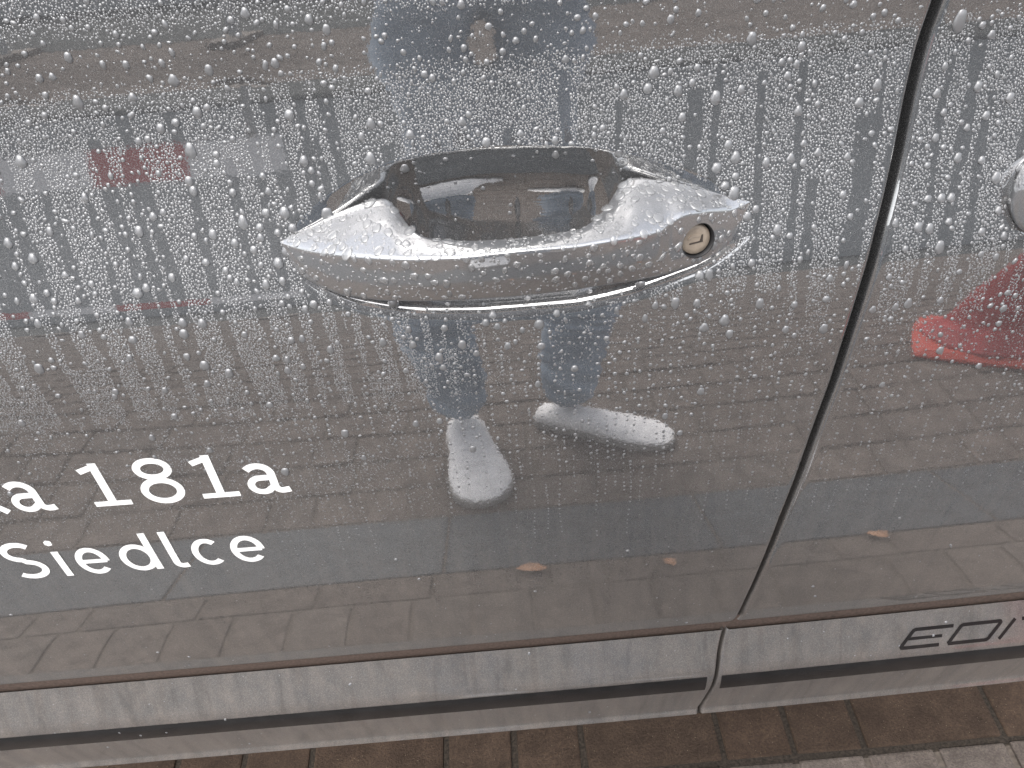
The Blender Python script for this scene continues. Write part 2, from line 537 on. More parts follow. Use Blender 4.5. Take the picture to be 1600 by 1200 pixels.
def arc(cx, cz, rx, rz, a0, a1, n=40):
    a = np.radians(np.linspace(a0, a1, n))
    return [(cx + rx * math.cos(t), cz + rz * math.sin(t)) for t in a]

def letter(strokes, parent, mat, **kw):
    V, F = ribbon(strokes, **kw)
    o = mesh_obj('letter', V, F, mat)
    # thickness so that the edge catches light
    return under(o, parent)

W1 = 0.0052
B1 = 0.7750
def g_one(xc, parent):
    letter([([(xc, B1 + 0.0006), (xc, B1 + 0.0391)], W1 * 1.05),
            ([(xc - 0.0122, B1 + 0.0022), (xc + 0.0122, B1 + 0.0022)], W1 * 0.86),
            ([(xc + 0.001, B1 + 0.0362), (xc - 0.0030, B1 + 0.0352), (xc - 0.0108, B1 + 0.0322)], W1 * 0.86)], parent, M_VINYL)
def g_eight(xc, parent):
    letter([(arc(xc, B1 + 0.0305, 0.0098, 0.0073, 0, 360, 60), W1 * 0.95),
            (arc(xc, B1 + 0.0106, 0.0114, 0.0096, 0, 360, 60), W1 * 0.98)], parent, M_VINYL)
def g_a(xl, parent, base=B1, h=0.0285, w=0.0185, sw=W1, **kw):
    xr = xl + w
    top = [(xl + 0.09 * w, base + 0.80 * h)] + arc(xl + 0.47 * w, base + 0.64 * h, 0.44 * w, 0.27 * h, 128, 0, 24)
    stem = top + [(xl + 0.91 * w, base + 0.40 * h), (xl + 0.91 * w, base + 0.24 * h)] + arc(xl + 1.15 * w, base + 0.24 * h, 0.24 * w, 0.155 * h, 180, 275, 14) + [(xl + 1.40 * w, base + 0.11 * h)]
    bowl = [(xl + 0.91 * w, base + 0.53 * h), (xl + 0.55 * w, base + 0.53 * h)] + arc(xl + 0.46 * w, base + 0.305 * h, 0.36 * w, 0.225 * h, 95, 300, 34) + [(xl + 0.91 * w, base + 0.26 * h)]
    letter([(stem, sw), (bowl, sw * 0.93)], parent, M_VINYL, **kw)

# first line
letter([([(-0.3600, B1), (-0.3600, B1 + 0.0425)], W1), ([(-0.3590, B1 + 0.0125), (-0.3430, B1 + 0.0275)], W1 * 0.9), ([(-0.3520, B1 + 0.0175), (-0.3375, B1 + 0.0008)], W1)], front_door, M_VINYL)
g_a(-0.3308, front_door)
g_one(-0.2674, front_door)
g_eight(-0.2318, front_door)
g_one(-0.1960, front_door)
g_a(-0.1762, front_door)
# second line
B2 = 0.7062; XH = 0.0287; AH = 0.0397; W2 = 0.0050
SH = dict()
def g_S():
    cx = -0.3508; rx = 0.0100
    s = arc(cx, B2 + AH * 0.735, rx, AH * 0.20, 38, 262, 34) + arc(cx - 0.0004, B2 + AH * 0.265, rx * 1.06, AH * 0.205, 82, -140, 34)
    letter([(s, W2)], front_door, M_VINYL, **SH)
g_S()
letter([([(-0.3268, B2), (-0.3268, B2 + XH * 0.96)], W2), (arc(-0.3270, B2 + XH * 1.27, 0.0015, 0.0015, 0, 360, 16), 0.0030)], front_door, M_VINYL, **SH)
def g_e(x0, x1):
    cx = (x0 + x1) / 2; rx = (x1 - x0) / 2 - W2 / 2; rz = XH / 2 - W2 * 0.40
    cz = B2 + XH / 2
    s = [(cx - rx, cz - 0.0002), (cx + rx + 0.0003, cz - 0.0002)] 
    loop = [(cx + rx, cz - 0.0005)] + arc(cx, cz, rx, rz, 0, 318, 60)
    letter([(s, W2 * 0.82), (loop, W2 * 0.95)], front_door, M_VINYL, **SH)
g_e(-0.3163, -0.2930)
def g_d(x0, x1):
    xs = x1 - W2 / 2 - 0.0004
    cx = (x0 + xs) / 2 + 0.0005; rx = (xs - x0) / 2 - W2 * 0.2; rz = XH / 2 - W2 * 0.40
    letter([([(xs, B2), (xs, B2 + AH)], W2), (arc(cx, B2 + XH / 2, rx, rz, 0, 360, 60), W2 * 0.95)], front_door, M_VINYL, **SH)
g_d(-0.2842, -0.2590)
letter([([(-0.2480, B2 + AH), (-0.2480, B2 + 0.0060)] + arc(-0.2440, B2 + 0.0060, 0.0040, 0.0040, 180, 275, 14) + [(-0.2404, B2 + 0.0025)], W2)], front_door, M_VINYL, **SH)
def g_c(x0, x1):
    cx = (x0 + x1) / 2 + 0.001; rx = (x1 - x0) / 2 - W2 * 0.4; rz = XH / 2 - W2 * 0.40
    letter([(arc(cx, B2 + XH / 2, rx, rz, 48, 312, 50), W2 * 0.95)], front_door, M_VINYL, **SH)
g_c(-0.2348, -0.2130)
g_e(-0.2070, -0.1832)

# black stripes and the slanted black letters on the lower trim
def stripe(x0, x1, z0, z1, parent):
    xs = np.linspace(x0, x1, max(20, int((x1 - x0) / 0.008)))
    zs = np.linspace(z0, z1, 12)
    V = []; F = []
    for x in xs:
        P, Nn, _, _ = frame(np.full(12, x), zs)
        V += list(P + Nn * 0.0003)
    for i in range(len(xs) - 1):
        for j in range(11):
            a = i * 12 + j
            F.append((a, a + 12, a + 13, a + 1))
    return under(mesh_obj('trim_stripe', V, F, M_BLACKVINYL), parent)
stripe(-0.94, 0.1504, 0.4716, 0.4934, front_trim)
stripe(0.1635, 1.04, 0.4716, 0.4934, rear_trim)
WB = 0.0030
def rounded(pts, r=0.0022):
    out = [pts[0]]
    for i in range(1, len(pts) - 1):
        a, b, c = map(np.array, (pts[i - 1], pts[i], pts[i + 1]))
        ra = min(r, np.linalg.norm(a - b) * 0.45); rc = min(r, np.linalg.norm(c - b) * 0.45)
        p0 = b + (a - b) / np.linalg.norm(a - b) * ra
        p2 = b + (c - b) / np.linalg.norm(c - b) * rc
        for t in np.linspace(0, 1, 7):
            out.append(tuple((1 - t) ** 2 * p0 + 2 * t * (1 - t) * b + t * t * p2))
    out.append(pts[-1])
    return out
ET, EB, EM = 0.5186, 0.5034, 0.5110
letter([(rounded([(0.3695, ET), (0.3345, ET), (0.3222, EB), (0.3573, EB)]), WB), ([(0.3288, EM), (0.3598, EM)], WB * 0.85)], rear_trim, M_BLACKVINYL)
letter([(rounded([(0.3652, EB), (0.3770, ET), (0.4128, ET), (0.4006, EB), (0.3652, EB)]), WB)], rear_trim, M_BLACKVINYL)
letter([([(0.4112, EB - 0.0006), (0.4246, ET + 0.0006)], WB)], rear_trim, M_BLACKVINYL)
letter([([(0.4308, ET), (0.4690, ET)], WB), ([(0.4370, EB), (0.4492, ET)], WB)], rear_trim, M_BLACKVINYL)
letter([([(0.4640, EB), (0.4768, ET)], WB)], rear_trim, M_BLACKVINYL)

# ------------------------------------------------------------------ door handles
CREASE = np.array([(-0.1153,0.3519,0.9481),(-0.1086,0.3473,0.9481),(-0.0938,0.3383,0.9491),(-0.0761,0.3291,0.9512),(-0.0592,0.3221,0.9528),(-0.0430,0.3170,0.9542),(-0.0193,0.3127,0.9558),(0.0055,0.3115,0.9573),(0.0241,0.3119,0.9570),(0.0382,0.3133,0.9561),(0.0548,0.3163,0.9556),(0.0724,0.3214,0.9538),(0.0814,0.3247,0.9530),(0.0858,0.3297,0.9542),(0.0931,0.3330,0.9562),(0.1059,0.3391,0.9531),(0.1217,0.3473,0.9469),(0.1340,0.3520,0.9478)])
BACK = np.array([(-0.1153,0.3519,0.9485),(-0.1029,0.3541,0.9541),(-0.0849,0.3575,0.9605),(-0.0707,0.3585,0.9648),(-0.0605,0.3590,0.9664),(-0.0562,0.3590,0.9664),(-0.0538,0.3580,0.9652),(-0.0521,0.3558,0.9631),(-0.0488,0.3497,0.9598),(-0.0448,0.3415,0.9581),(-0.0396,0.3329,0.9586),(-0.0318,0.3306,0.9567),(-0.0127,0.3281,0.9555),(0.0064,0.3275,0.9551),(0.0230,0.3278,0.9555),(0.0402,0.3293,0.9561),(0.0470,0.3340,0.9567),(0.0560,0.3454,0.9570),(0.0627,0.3565,0.9605),(0.0659,0.3590,0.9641),(0.0712,0.3595,0.9654),(0.0782,0.3590,0.9647),(0.0957,0.3575,0.9607),(0.1142,0.3560,0.9544),(0.1272,0.3533,0.9504),(0.1340,0.3520,0.9482)])
BOTTOM = np.array([(-0.1153,0.3529,0.9467),(-0.1140,0.3502,0.9357),(-0.1085,0.3464,0.9282),(-0.1002,0.3420,0.9241),(-0.0877,0.3364,0.9206),(-0.0656,0.3290,0.9200),(-0.0398,0.3234,0.9210),(-0.0145,0.3209,0.9219),(0.0039,0.3205,0.9219),(0.0304,0.3212,0.9218),(0.0480,0.3230,0.9214),(0.0665,0.3262,0.9203),(0.0852,0.3311,0.9190),(0.0947,0.3342,0.9191),(0.1049,0.3379,0.9191),(0.1148,0.3419,0.9203),(0.1245,0.3465,0.9240),(0.1319,0.3505,0.9313),(0.1340,0.3524,0.9420)])
HX = np.concatenate([-0.1153 + 0.012 * (np.linspace(0, 1, 14, endpoint=False)) ** 1.7, np.linspace(-0.1033, 0.1250, 190, endpoint=False), 0.1340 - 0.009 * np.linspace(1, 0, 14) ** 1.6])
def curve_at(c, xs, sig=0.0022):
    g = np.linspace(-0.1153, 0.1340, 1200)
    out = []
    for k in (1, 2):
        v = np.interp(g, c[:, 0], c[:, k])
        kk = np.exp(-0.5 * (np.arange(-60, 61) * (g[1] - g[0]) / sig) ** 2); kk /= kk.sum()
        # odd reflection keeps the end points
        pad = np.concatenate([2 * v[0] - v[60:0:-1], v, 2 * v[-1] - v[-2:-62:-1]])
        out.append(np.interp(xs, g, np.convolve(pad, kk, mode='valid')))
    return np.stack(out, -1)

def round_loop(poly, radii, n=7):
    """closed polygon in 2D with rounded corners, constant vertex count"""
    P = [np.array(p, float) for p in poly]
    m = len(P); out = []
    for i in range(m):
        a, b, c = P[i - 1], P[i], P[(i + 1) % m]
        la, lc = np.linalg.norm(a - b) + 1e-9, np.linalg.norm(c - b) + 1e-9
        r = min(radii[i], 0.42 * la, 0.42 * lc)
        p0 = b + (a - b) / la * r; p2 = b + (c - b) / lc * r
        for t in np.linspace(0, 1, n):
            out.append((1 - t) ** 2 * p0 + 2 * t * (1 - t) * b + t * t * p2)
    return out

def handle_mesh(name, dx, dy, with_lock):
    cr, ba, bo = curve_at(CREASE, HX, 0.0016), curve_at(BACK, HX), curve_at(BOTTOM, HX, 0.0018)
    if not with_lock:
        fl = CREASE.copy()
        fl[12:17, 1] -= 0.002
        cr = curve_at(fl, HX, 0.01)
    V = []; rings = []
    hx = HX if with_lock else np.concatenate([-0.097 + 0.010 * np.linspace(0, 1, 12, endpoint=False) ** 2, np.linspace(-0.087, 0.134, 120)])
    if not with_lock:
        cr, ba, bo = curve_at(fl, hx, 0.01), curve_at(BACK, hx), curve_at(BOTTOM, hx, 0.0018)
    for i, x in enumerate(hx):
        C, B, D = cr[i], ba[i], bo[i]
        hgt = max(C[1] - D[1], 0.0004)
        dep = max(B[0] - C[0], 0.0002)
        E = np.array([max(B[0], D[0] + 0.0005), D[1] + 0.10 * hgt])
        Dm = np.array([D[0], D[1]])
        # front face with a slight belly, top slightly crowned
        fm = (C * 0.5 + Dm * 0.5) + np.array([-0.05 * hgt, 0.0])
        tm = (B * 0.5 + C * 0.5) + np.array([0, 0.03 * dep])
        loop = round_loop([B, tm, C, fm, Dm, E], [0.0035, 0.01, 0.0026, 0.02, 0.0042, 0.003], 7)
        if not with_lock and x < -0.087:
            kq = math.sqrt(max(0.0, 1 - ((-0.087 - x) / 0.0101) ** 2))
            ce = sum(loop) / len(loop)
            loop = [ce + (q - ce) * kq for q in loop]
        rings.append([(x + dx, q[0] + dy, q[1]) for q in loop])
    nl = len(rings[0])
    for r in rings: V += r
    F = []
    for i in range(len(rings) - 1):
        for j in range(nl):
            a = i * nl + j; b = i * nl + (j + 1) % nl
            F.append((a, b, b + nl, a + nl))
    F.append(tuple(range(nl))[::-1])
    F.append(tuple(range((len(rings) - 1) * nl, len(rings) * nl)))
    o = mesh_obj(name, V, F, M_HANDLE)
    bm = bmesh.new(); bm.from_mesh(o.data)
    bmesh.ops.recalc_face_normals(bm, faces=bm.faces)
    bm.to_mesh(o.data); bm.free()
    return o

handle = handle_mesh('door_handle', 0, 0, True)
# lock: hole cut in the end of the handle, cylinder sunk into it
LOCK = np.array([0.1030, 0.3372, 0.9368])
ln = Vector((0.14, -0.94, 0.30)).normalized()
def disc_frame(n):
    t = Vector((0, 0, 1)); u = t.cross(n).normalized(); v = n.cross(u).normalized()
    return u, v
lu, lv = disc_frame(ln)
def tube_solid(name, c, n, r, d0, d1, mat, seg=48, cap=True):
    u, v = disc_frame(n)
    V = []; F = []
    for d in (d0, d1):
        for k in range(seg):
            a = 2 * math.pi * k / seg
            p = Vector(c) + n * d + u * (r * math.cos(a)) + v * (r * math.sin(a))
            V.append(p)
    for k in range(seg):
        F.append((k, (k + 1) % seg, seg + (k + 1) % seg, seg + k))
    if cap:
        F.append(tuple(range(seg))[::-1]); F.append(tuple(range(seg, 2 * seg)))
    return mesh_obj(name, V, F, mat, smooth=False)
cutter = tube_solid('cutter', LOCK, ln, 0.0096, -0.0075, 0.012, M_RUBBER)
bmod = handle.modifiers.new('cut', 'BOOLEAN')
bmod.operation = 'DIFFERENCE'; bmod.object = cutter; bmod.solver = 'EXACT'
dg = bpy.context.evaluated_depsgraph_get()
me2 = bpy.data.meshes.new_from_object(handle.evaluated_get(dg))
handle.modifiers.clear()
handle.data = me2
bpy.data.objects.remove(cutter)
for p in me2.polygons: p.use_smooth = True
for o_ in (handle,):
    try:
        me2.set_sharp_from_angle(angle=math.radians(42))
    except Exception:
        pass
to_car(handle)
handle['label'] = 'silver grey pull handle with key lock'
# dark sleeve and the brass-grey lock face with its keyway
def ring_sleeve(name, c, n, r0, r1, d0, d1, mat, seg=48):
    u, v = disc_frame(n)
    V = []; F = []
    for (r, d) in ((r1, d0), (r1, d1), (r0, d1), (r0, d0)):
        for k in range(seg):
            a = 2 * math.pi * k / seg
            V.append(Vector(c) + n * d + u * (r * math.cos(a)) + v * (r * math.sin(a)))
    for q in range(3):
        for k in range(seg):
            F.append((q * seg + k, q * seg + (k + 1) % seg, (q + 1) * seg + (k + 1) % seg, (q + 1) * seg + k))
    return mesh_obj(name, V, F, mat)
under(ring_sleeve('lock_sleeve', LOCK, ln, 0.0090, 0.00955, -0.0074, 0.0003, M_RUBBER), handle)
def lock_face():
    seg = 48
    V = []; F = []
    prof = [(0.0, -0.0022), (0.0055, -0.0022), (0.0078, -0.0023), (0.0083, -0.0030), (0.0084, -0.0073)]
    for r, d in prof[1:]:
        for k in range(seg):
            a = 2 * math.pi * k / seg
            V.append(Vector(LOCK) + ln * d + lu * (r * math.cos(a)) + lv * (r * math.sin(a)))
    V.append(Vector(LOCK) + ln * prof[0][1])
    c = len(V) - 1
    for k in range(seg): F.append((c, k, (k + 1) % seg))
    for q in range(len(prof) - 2):
        for k in range(seg):
            F.append((q * seg + k, (q + 1) * seg + k, (q + 1) * seg + (k + 1) % seg, q * seg + (k + 1) % seg))
    return mesh_obj('lock_cylinder', V, F, M_LOCK)
lock = under(lock_face(), handle)
# keyway: a slim dark slot with a small spring cover above it
def plate(name, pts, d0, d1, mat):
    V = [Vector(LOCK) + ln * d0 + lu * a + lv * b for a, b in pts] + [Vector(LOCK) + ln * d1 + lu * a + lv * b for a, b in pts]
    n = len(pts)
    F = [tuple(range(n, 2 * n)), tuple(range(n))[::-1]] + [(k, (k + 1) % n, n + (k + 1) % n, n + k) for k in range(n)]
    return under(mesh_obj(name, V, F, mat, smooth=False), handle)
M_SLOT = simple('keyway_dark', (0.03, 0.022, 0.017), 0.6)
s_ = 0.00135
plate('keyway', [(-2.6*s_, -1.9*s_), (2.9*s_, -1.5*s_), (2.9*s_, -0.9*s_), (-2.6*s_, -1.3*s_)], -0.0022, -0.0019, M_SLOT)
plate('keyway', [(1.7*s_, -0.9*s_), (2.9*s_, -0.9*s_), (3.1*s_, 1.4*s_), (2.5*s_, 1.4*s_)], -0.0022, -0.00192, M_SLOT)
plate('keyway_cover', [(-3.2*s_, 0.5*s_), (-1.9*s_, 1.9*s_), (1.9*s_, 1.5*s_), (1.7*s_, 0.7*s_), (-1.3*s_, 1.0*s_), (-2.8*s_, -0.2*s_)], -0.0022, -0.0016, M_LOCK)

rear_handle = to_car(handle_mesh('door_handle', 0.3705, KX * 0.27 ** 2, False))
rear_handle['label'] = 'rear door pull handle cut off by the picture edge'

# ------------------------------------------------------------------ rain
def drop_template(seg, prof):
    V = []
    for r, h in prof:
        for k in range(seg):
            a = 2 * math.pi * k / seg
            V.append((r * math.cos(a), r * math.sin(a), h))
    V.append((0, 0, 1.0))
    T = []
    m = len(prof)
    for q in range(m - 1):
        for k in range(seg):
            a, b = q * seg + k, q * seg + (k + 1) % seg
            T += [(a, b, b + seg), (a, b + seg, a + seg)]
    for k in range(seg):
        T.append(((m - 1) * seg + k, (m - 1) * seg + (k + 1) % seg, m * seg))
    return np.array(V), np.array(T)
T_SMALL = drop_template(7, [(1.0, -0.12), (0.80, 0.56)])
T_MED = drop_template(10, [(1.0, -0.10), (0.97, 0.28), (0.78, 0.66), (0.42, 0.93)])
T_BIG = drop_template(20, [(1.0, -0.10), (1.01, 0.18), (0.95, 0.42), (0.82, 0.66), (0.60, 0.85), (0.30, 0.965)])

def batch(template, P, n, tz, tx, r, h, stretch, sag, wob):
    """all drops of one size class as one vertex/triangle array; uneven outlines"""
    V, T = template
    K = len(P)
    ang = np.arctan2(V[:, 1], V[:, 0])
    g = np.random.default_rng(K + 5)
    p2, p3, p5 = g.uniform(0, 6.28, (3, K, 1))
    a2 = np.abs(g.normal(0, 0.13, (K, 1))); a3 = np.abs(g.normal(0, 0.05, (K, 1))); a5 = np.abs(g.normal(0, 0.035, (K, 1)))
    rad = 1 + a2 * np.cos(2 * ang[None] + p2) + a3 * np.cos(3 * ang[None] + p3) + a5 * np.cos(5 * ang[None] + p5)
    u = V[None, :, 0] * rad * (1 + wob[:, None] * V[None, :, 1])
    v = V[None, :, 1] * rad * stretch[:, None]
    w = V[None, :, 2]
    v = v - sag[:, None] * np.clip(w, 0, 1)           # belly hangs downward
    out = (P[:, None, :] + tx[:, None, :] * (u * r[:, None])[..., None] + tz[:, None, :] * (v * r[:, None])[..., None]
           + n[:, None, :] * (w * (h * r)[:, None])[..., None])
    tr = (T[None] + (np.arange(K) * len(V))[:, None, None]).reshape(-1, 3)
    return out.reshape(-1, 3), tr

class Hash:
    def __init__(self, cell):
        self.c = cell; self.d = {}
    def ok(self, x, z, r, gap):
        c = self.c
        i, j = int(x // c), int(z // c)
        for a in (-1, 0, 1):
            for b in (-1, 0, 1):
                for (X, Z, R) in self.d.get((i + a, j + b), ()):
                    if (X - x) ** 2 + (Z - z) ** 2 < (r + R + gap) ** 2:
                        return False
        return True
    def add(self, x, z, r):
        self.d.setdefault((int(x // self.c), int(z // self.c)), []).append((x, z, r))

# run-off lanes wiped clear by a sliding drop
lanes = []
x = -0.42
while x < 0.62:
    lanes.append((x, 0.0012 + 0.0040 * rng.beta(1.3, 2.2), rng.uniform(0.955, 1.035), rng.uniform(0.79, 0.89), rng.uniform(0, 6.28)))
    x += rng.uniform(0.005, 0.024)
LA = np.array(lanes)
def in_lane(x, z):
    wx = LA[:, 0] + 0.0012 * np.sin(z * 45 + LA[:, 4])
    return np.any((np.abs(x - wx) < LA[:, 1]) & (z < LA[:, 2]) & (z > LA[:, 3]))
# low frequency patchiness
GN = rng.normal(size=(60, 40))
def patch(x, z, s=0.035):
    a = (x + 1) / s; b = z / s
    i, j = int(a), int(b); fa, fb = a - i, b - j
    g = lambda p, q: GN[p % 60, q % 40]
    return (g(i, j) * (1 - fa) * (1 - fb) + g(i + 1, j) * fa * (1 - fb) + g(i, j + 1) * (1 - fa) * fb + g(i + 1, j + 1) * fa * fb)

def cupdepth(x, z):
    return float(cup(x, z)) + float(cup(x, z, REAR_DX))
def near_gap(x, z, r):
    return abs(x - float(gapx(z))) < float(gapw(z)) / 2 + 0.0022 + r
def behind_handle(x, z):
    return False

X0, X1 = -0.34, 0.40
def xlim(z):
    # half width of what the camera sees at this height
    w = 0.245 + (1.06 - z) * 0.40
    return -w, w + 0.01

HS = Hash(0.008)
drops = []          # x, z, r, kind
def put(x, z, r, gap=0.0):
    if near_gap(x, z, r): return False
    if not HS.ok(x, z, r, gap): return False
    HS.add(x, z, r); drops.append((x, z, r)); return True

# largest drops
for _ in range(430):
    z = rng.triangular(0.77, 0.95, 1.075)
    lo, hi = xlim(z); x = rng.uniform(lo, hi)
    r = 0.0016 + 0.0017 * rng.beta(1.1, 3.2)
    if z < 0.86 and rng.random() < 0.55: continue
    c = cupdepth(x, z)
    if c > 0.004: continue
    put(x, z, r, 0.0004)
# middle drops: everywhere, also strung down the lanes
for _ in range(3900):
    z = rng.uniform(0.80, 1.075)
    lo, hi = xlim(z); x = rng.uniform(lo, hi)
    if rng.random() < 0.35:
        L_ = LA[rng.integers(len(LA))]
        x = L_[0] + rng.normal(0, 0.0010)
    pr = np.interp(z, [0.80, 0.86, 0.92, 1.03, 1.075], [0.25, 0.5, 0.8, 0.8, 0.9])
    if rng.random() > pr: continue
    c = cupdepth(x, z)
    r = (0.0008 + 0.0010 * rng.beta(1.2, 2.0)) * np.interp(z, [0.80, 0.9], [0.75, 1.0])
    if c > 0.003:
        if rng.random() < 0.6: continue
        r *= 0.7
    put(x, z, r, 0.0002)
# columns of beads trickling down the lower door
xc = -0.17
cols = []
while xc < 0.50:
    cols.append(xc); xc += rng.uniform(0.004, 0.011)
for xc in cols:
    z = rng.uniform(0.86, 0.895); zend = rng.uniform(0.70, 0.77)
    ph = rng.uniform(0, 6.28); sl = rng.normal(0, 0.004)
    while z > zend:
        r = rng.uniform(0.00050, 0.00115) * np.interp(z, [0.70, 0.80, 0.88], [0.7, 0.95, 1.1])
        xx = xc + 0.0007 * math.sin(z * 90 + ph) + (0.88 - z) * sl
        if rng.random() < 0.80: put(xx, z, r, 0.0001)
        z -= rng.uniform(0.0024, 0.0062)
# packed beads
def lane_mask(x, z):
    m = np.zeros(len(x), bool)
    for (lx, lw, zt, zb, p_) in lanes:
        m |= (np.abs(x - lx - 0.0012 * np.sin(z * 45 + p_)) < lw * (1.0 + 0.18 * np.sin(z * 130 + 3 * p_) + 0.12 * np.sin(z * 310 + 7 * p_))) & (z < zt) & (z > zb)
    return m
def patch_v(x, z, s=0.035):
    a = (x + 1) / s; b = z / s
    i, j = a.astype(int), b.astype(int); fa, fb = a - i, b - j
    g = lambda p, q: GN[p % 60, q % 40]
    return (g(i, j) * (1 - fa) * (1 - fb) + g(i + 1, j) * fa * (1 - fb) + g(i, j + 1) * (1 - fa) * fb + g(i + 1, j + 1) * fa * fb)
def packed(n, zlo, zhi, dens, rl, rh, gap=-0.00012, lane_keep=0.015):
    z = rng.uniform(zlo, zhi, n)
    w = 0.245 + (1.06 - z) * 0.40
    x = rng.uniform(-1, 1, n) * (w + 0.01)
    keep = rng.random(n) < dens(x, z)
    ln_ = lane_mask(x, z)
    keep &= ~ln_ | (rng.random(n) < lane_keep)
    keep &= (cup(x, z) + cup(x, z, REAR_DX)) < np.where(z > 0.94, 0.0006, 0.0008)
    k_ = np.interp(z, [0.84, 0.91, 0.96, 1.0, 1.06], [0.62, 0.95, 1.0, 0.85, 0.8])
    r = rng.uniform(rl, rh, n) * k_ * np.where(ln_, 0.6, 1.0)
    keep &= np.abs(x - gapx(z)) > gapw(z) / 2 + 0.002 + r
    for X, Z, R in zip(x[keep].tolist(), z[keep].tolist(), r[keep].tolist()):
        if HS.ok(X, Z, R, gap):
            HS.add(X, Z, R); drops.append((X, Z, R))
def dens_hi(x, z):
    d = np.interp(z, [0.845, 0.885, 0.91, 1.004, 1.020, 1.030, 1.048, 1.056, 1.08], [0.6, 1, 1, 1, 0.9, 0.02, 0.02, 0.6, 0.9])
    d = d * np.where((z > 1.05) & (x > 0.05), 0.05, 1.0)
    d = d * np.where((x > 0.0) & (z < 0.905), np.interp(z, [0.86, 0.905], [0.10, 0.8]), 1.0)
    d = d * np.where((x > -0.03) & (x < 0.16) & (z < 0.90), 0.25, 1.0)
    return d * np.where(patch_v(x, z) > -1.3, 1, 0.6)
packed(16000, 0.845, 1.08, lambda x, z: dens_hi(x, z) * 0.5, 0.00080, 0.00110)
packed(80000, 0.845, 1.08, dens_hi, 0.00054, 0.00078)
packed(120000, 0.845, 1.08, dens_hi, 0.00038, 0.00056)
packed(60000, 0.845, 1.08, lambda x, z: dens_hi(x, z) * 0.5, 0.00026, 0.00038)
def dens_lo(x, z):
    d = np.interp(x, [-0.30, -0.10, -0.02, 0.5], [0.8, 0.7, 0.08, 0.05]) * np.interp(z, [0.74, 0.79, 0.85], [0.08, 0.6, 1.0])
    return d * (0.9 + 0.5 * patch_v(x, z, 0.02))
packed(34000, 0.735, 0.868, dens_lo, 0.00050, 0.00088, lane_keep=0.15)
packed(9000, 0.69, 0.86, lambda x, z: np.where(patch_v(x, z, 0.014) > 0.35, 0.7, 0.05) * np.where(x > -0.12, 1, 0.5), 0.00030, 0.00052)
# stray splashes on the lowest part
for _ in range(260):
    z = rng.uniform(0.425, 0.70); lo, hi = xlim(z); x = rng.uniform(lo, hi)
    if abs(z - 0.540) < 0.007: continue
    put(x, z, rng.uniform(0.0003, 0.0009) if rng.random() < 0.9 else 0.0013, 0.0002)

D = np.array(drops)
# never on the vinyl lettering centre (rain does sit there in places, thin it out)
order = np.argsort(-D[:, 2])
D = D[order]
isrear = D[:, 0] > gapx(D[:, 1])
islow = D[:, 1] < 0.5415
P, n_, tz_, tx_ = frame(D[:, 0], D[:, 1])
K = len(D)
rr = D[:, 2]
stretch = 1.0 + np.clip(rng.normal(0.10, 0.14, K), -0.1, 0.75) + np.clip((rr - 0.0011) / 0.002, 0, 1) * np.abs(rng.normal(0.12, 0.18, K))
sag = np.clip(rr / 0.003, 0, 1) * 0.25
wob = rng.normal(0, 0.10, K)
hh = np.where(rr > 0.0011, 0.48, 0.35) * rng.uniform(0.8, 1.15, K)

parents = {(False, False): front_door, (True, False): rear_door, (False, True): front_trim, (True, True): rear_trim}
NBIG = 290
for i in range(NBIG):
    V, T = batch(T_BIG, P[i:i+1], n_[i:i+1], tz_[i:i+1], tx_[i:i+1], rr[i:i+1], hh[i:i+1], stretch[i:i+1], sag[i:i+1], wob[i:i+1] * 1.5)
    under(fast_mesh('water_drop', V, T, M_WATER), parents[(bool(isrear[i]), bool(islow[i]))])
for key, par in parents.items():
    sel = np.array([k for k in range(NBIG, K) if (bool(isrear[k]), bool(islow[k])) == key])
    if len(sel) == 0: continue
    med = sel[rr[sel] > 0.0009]; sm = sel[rr[sel] <= 0.0009]
    VV = []; TT = []; base = 0
    for tpl, s in ((T_MED, med), (T_SMALL, sm)):
        if len(s) == 0: continue
        V, T = batch(tpl, P[s], n_[s], tz_[s], tx_[s], rr[s], hh[s], stretch[s], sag[s], wob[s])
        VV.append(V); TT.append(T + base); base += len(V)
    o = fast_mesh('fine_water_beads', np.concatenate(VV), np.concatenate(TT), M_WATER)
    tag(o, kind='stuff')
    under(o, par)
print('DROPS', K, 'r300', rr[min(300, K - 1)])

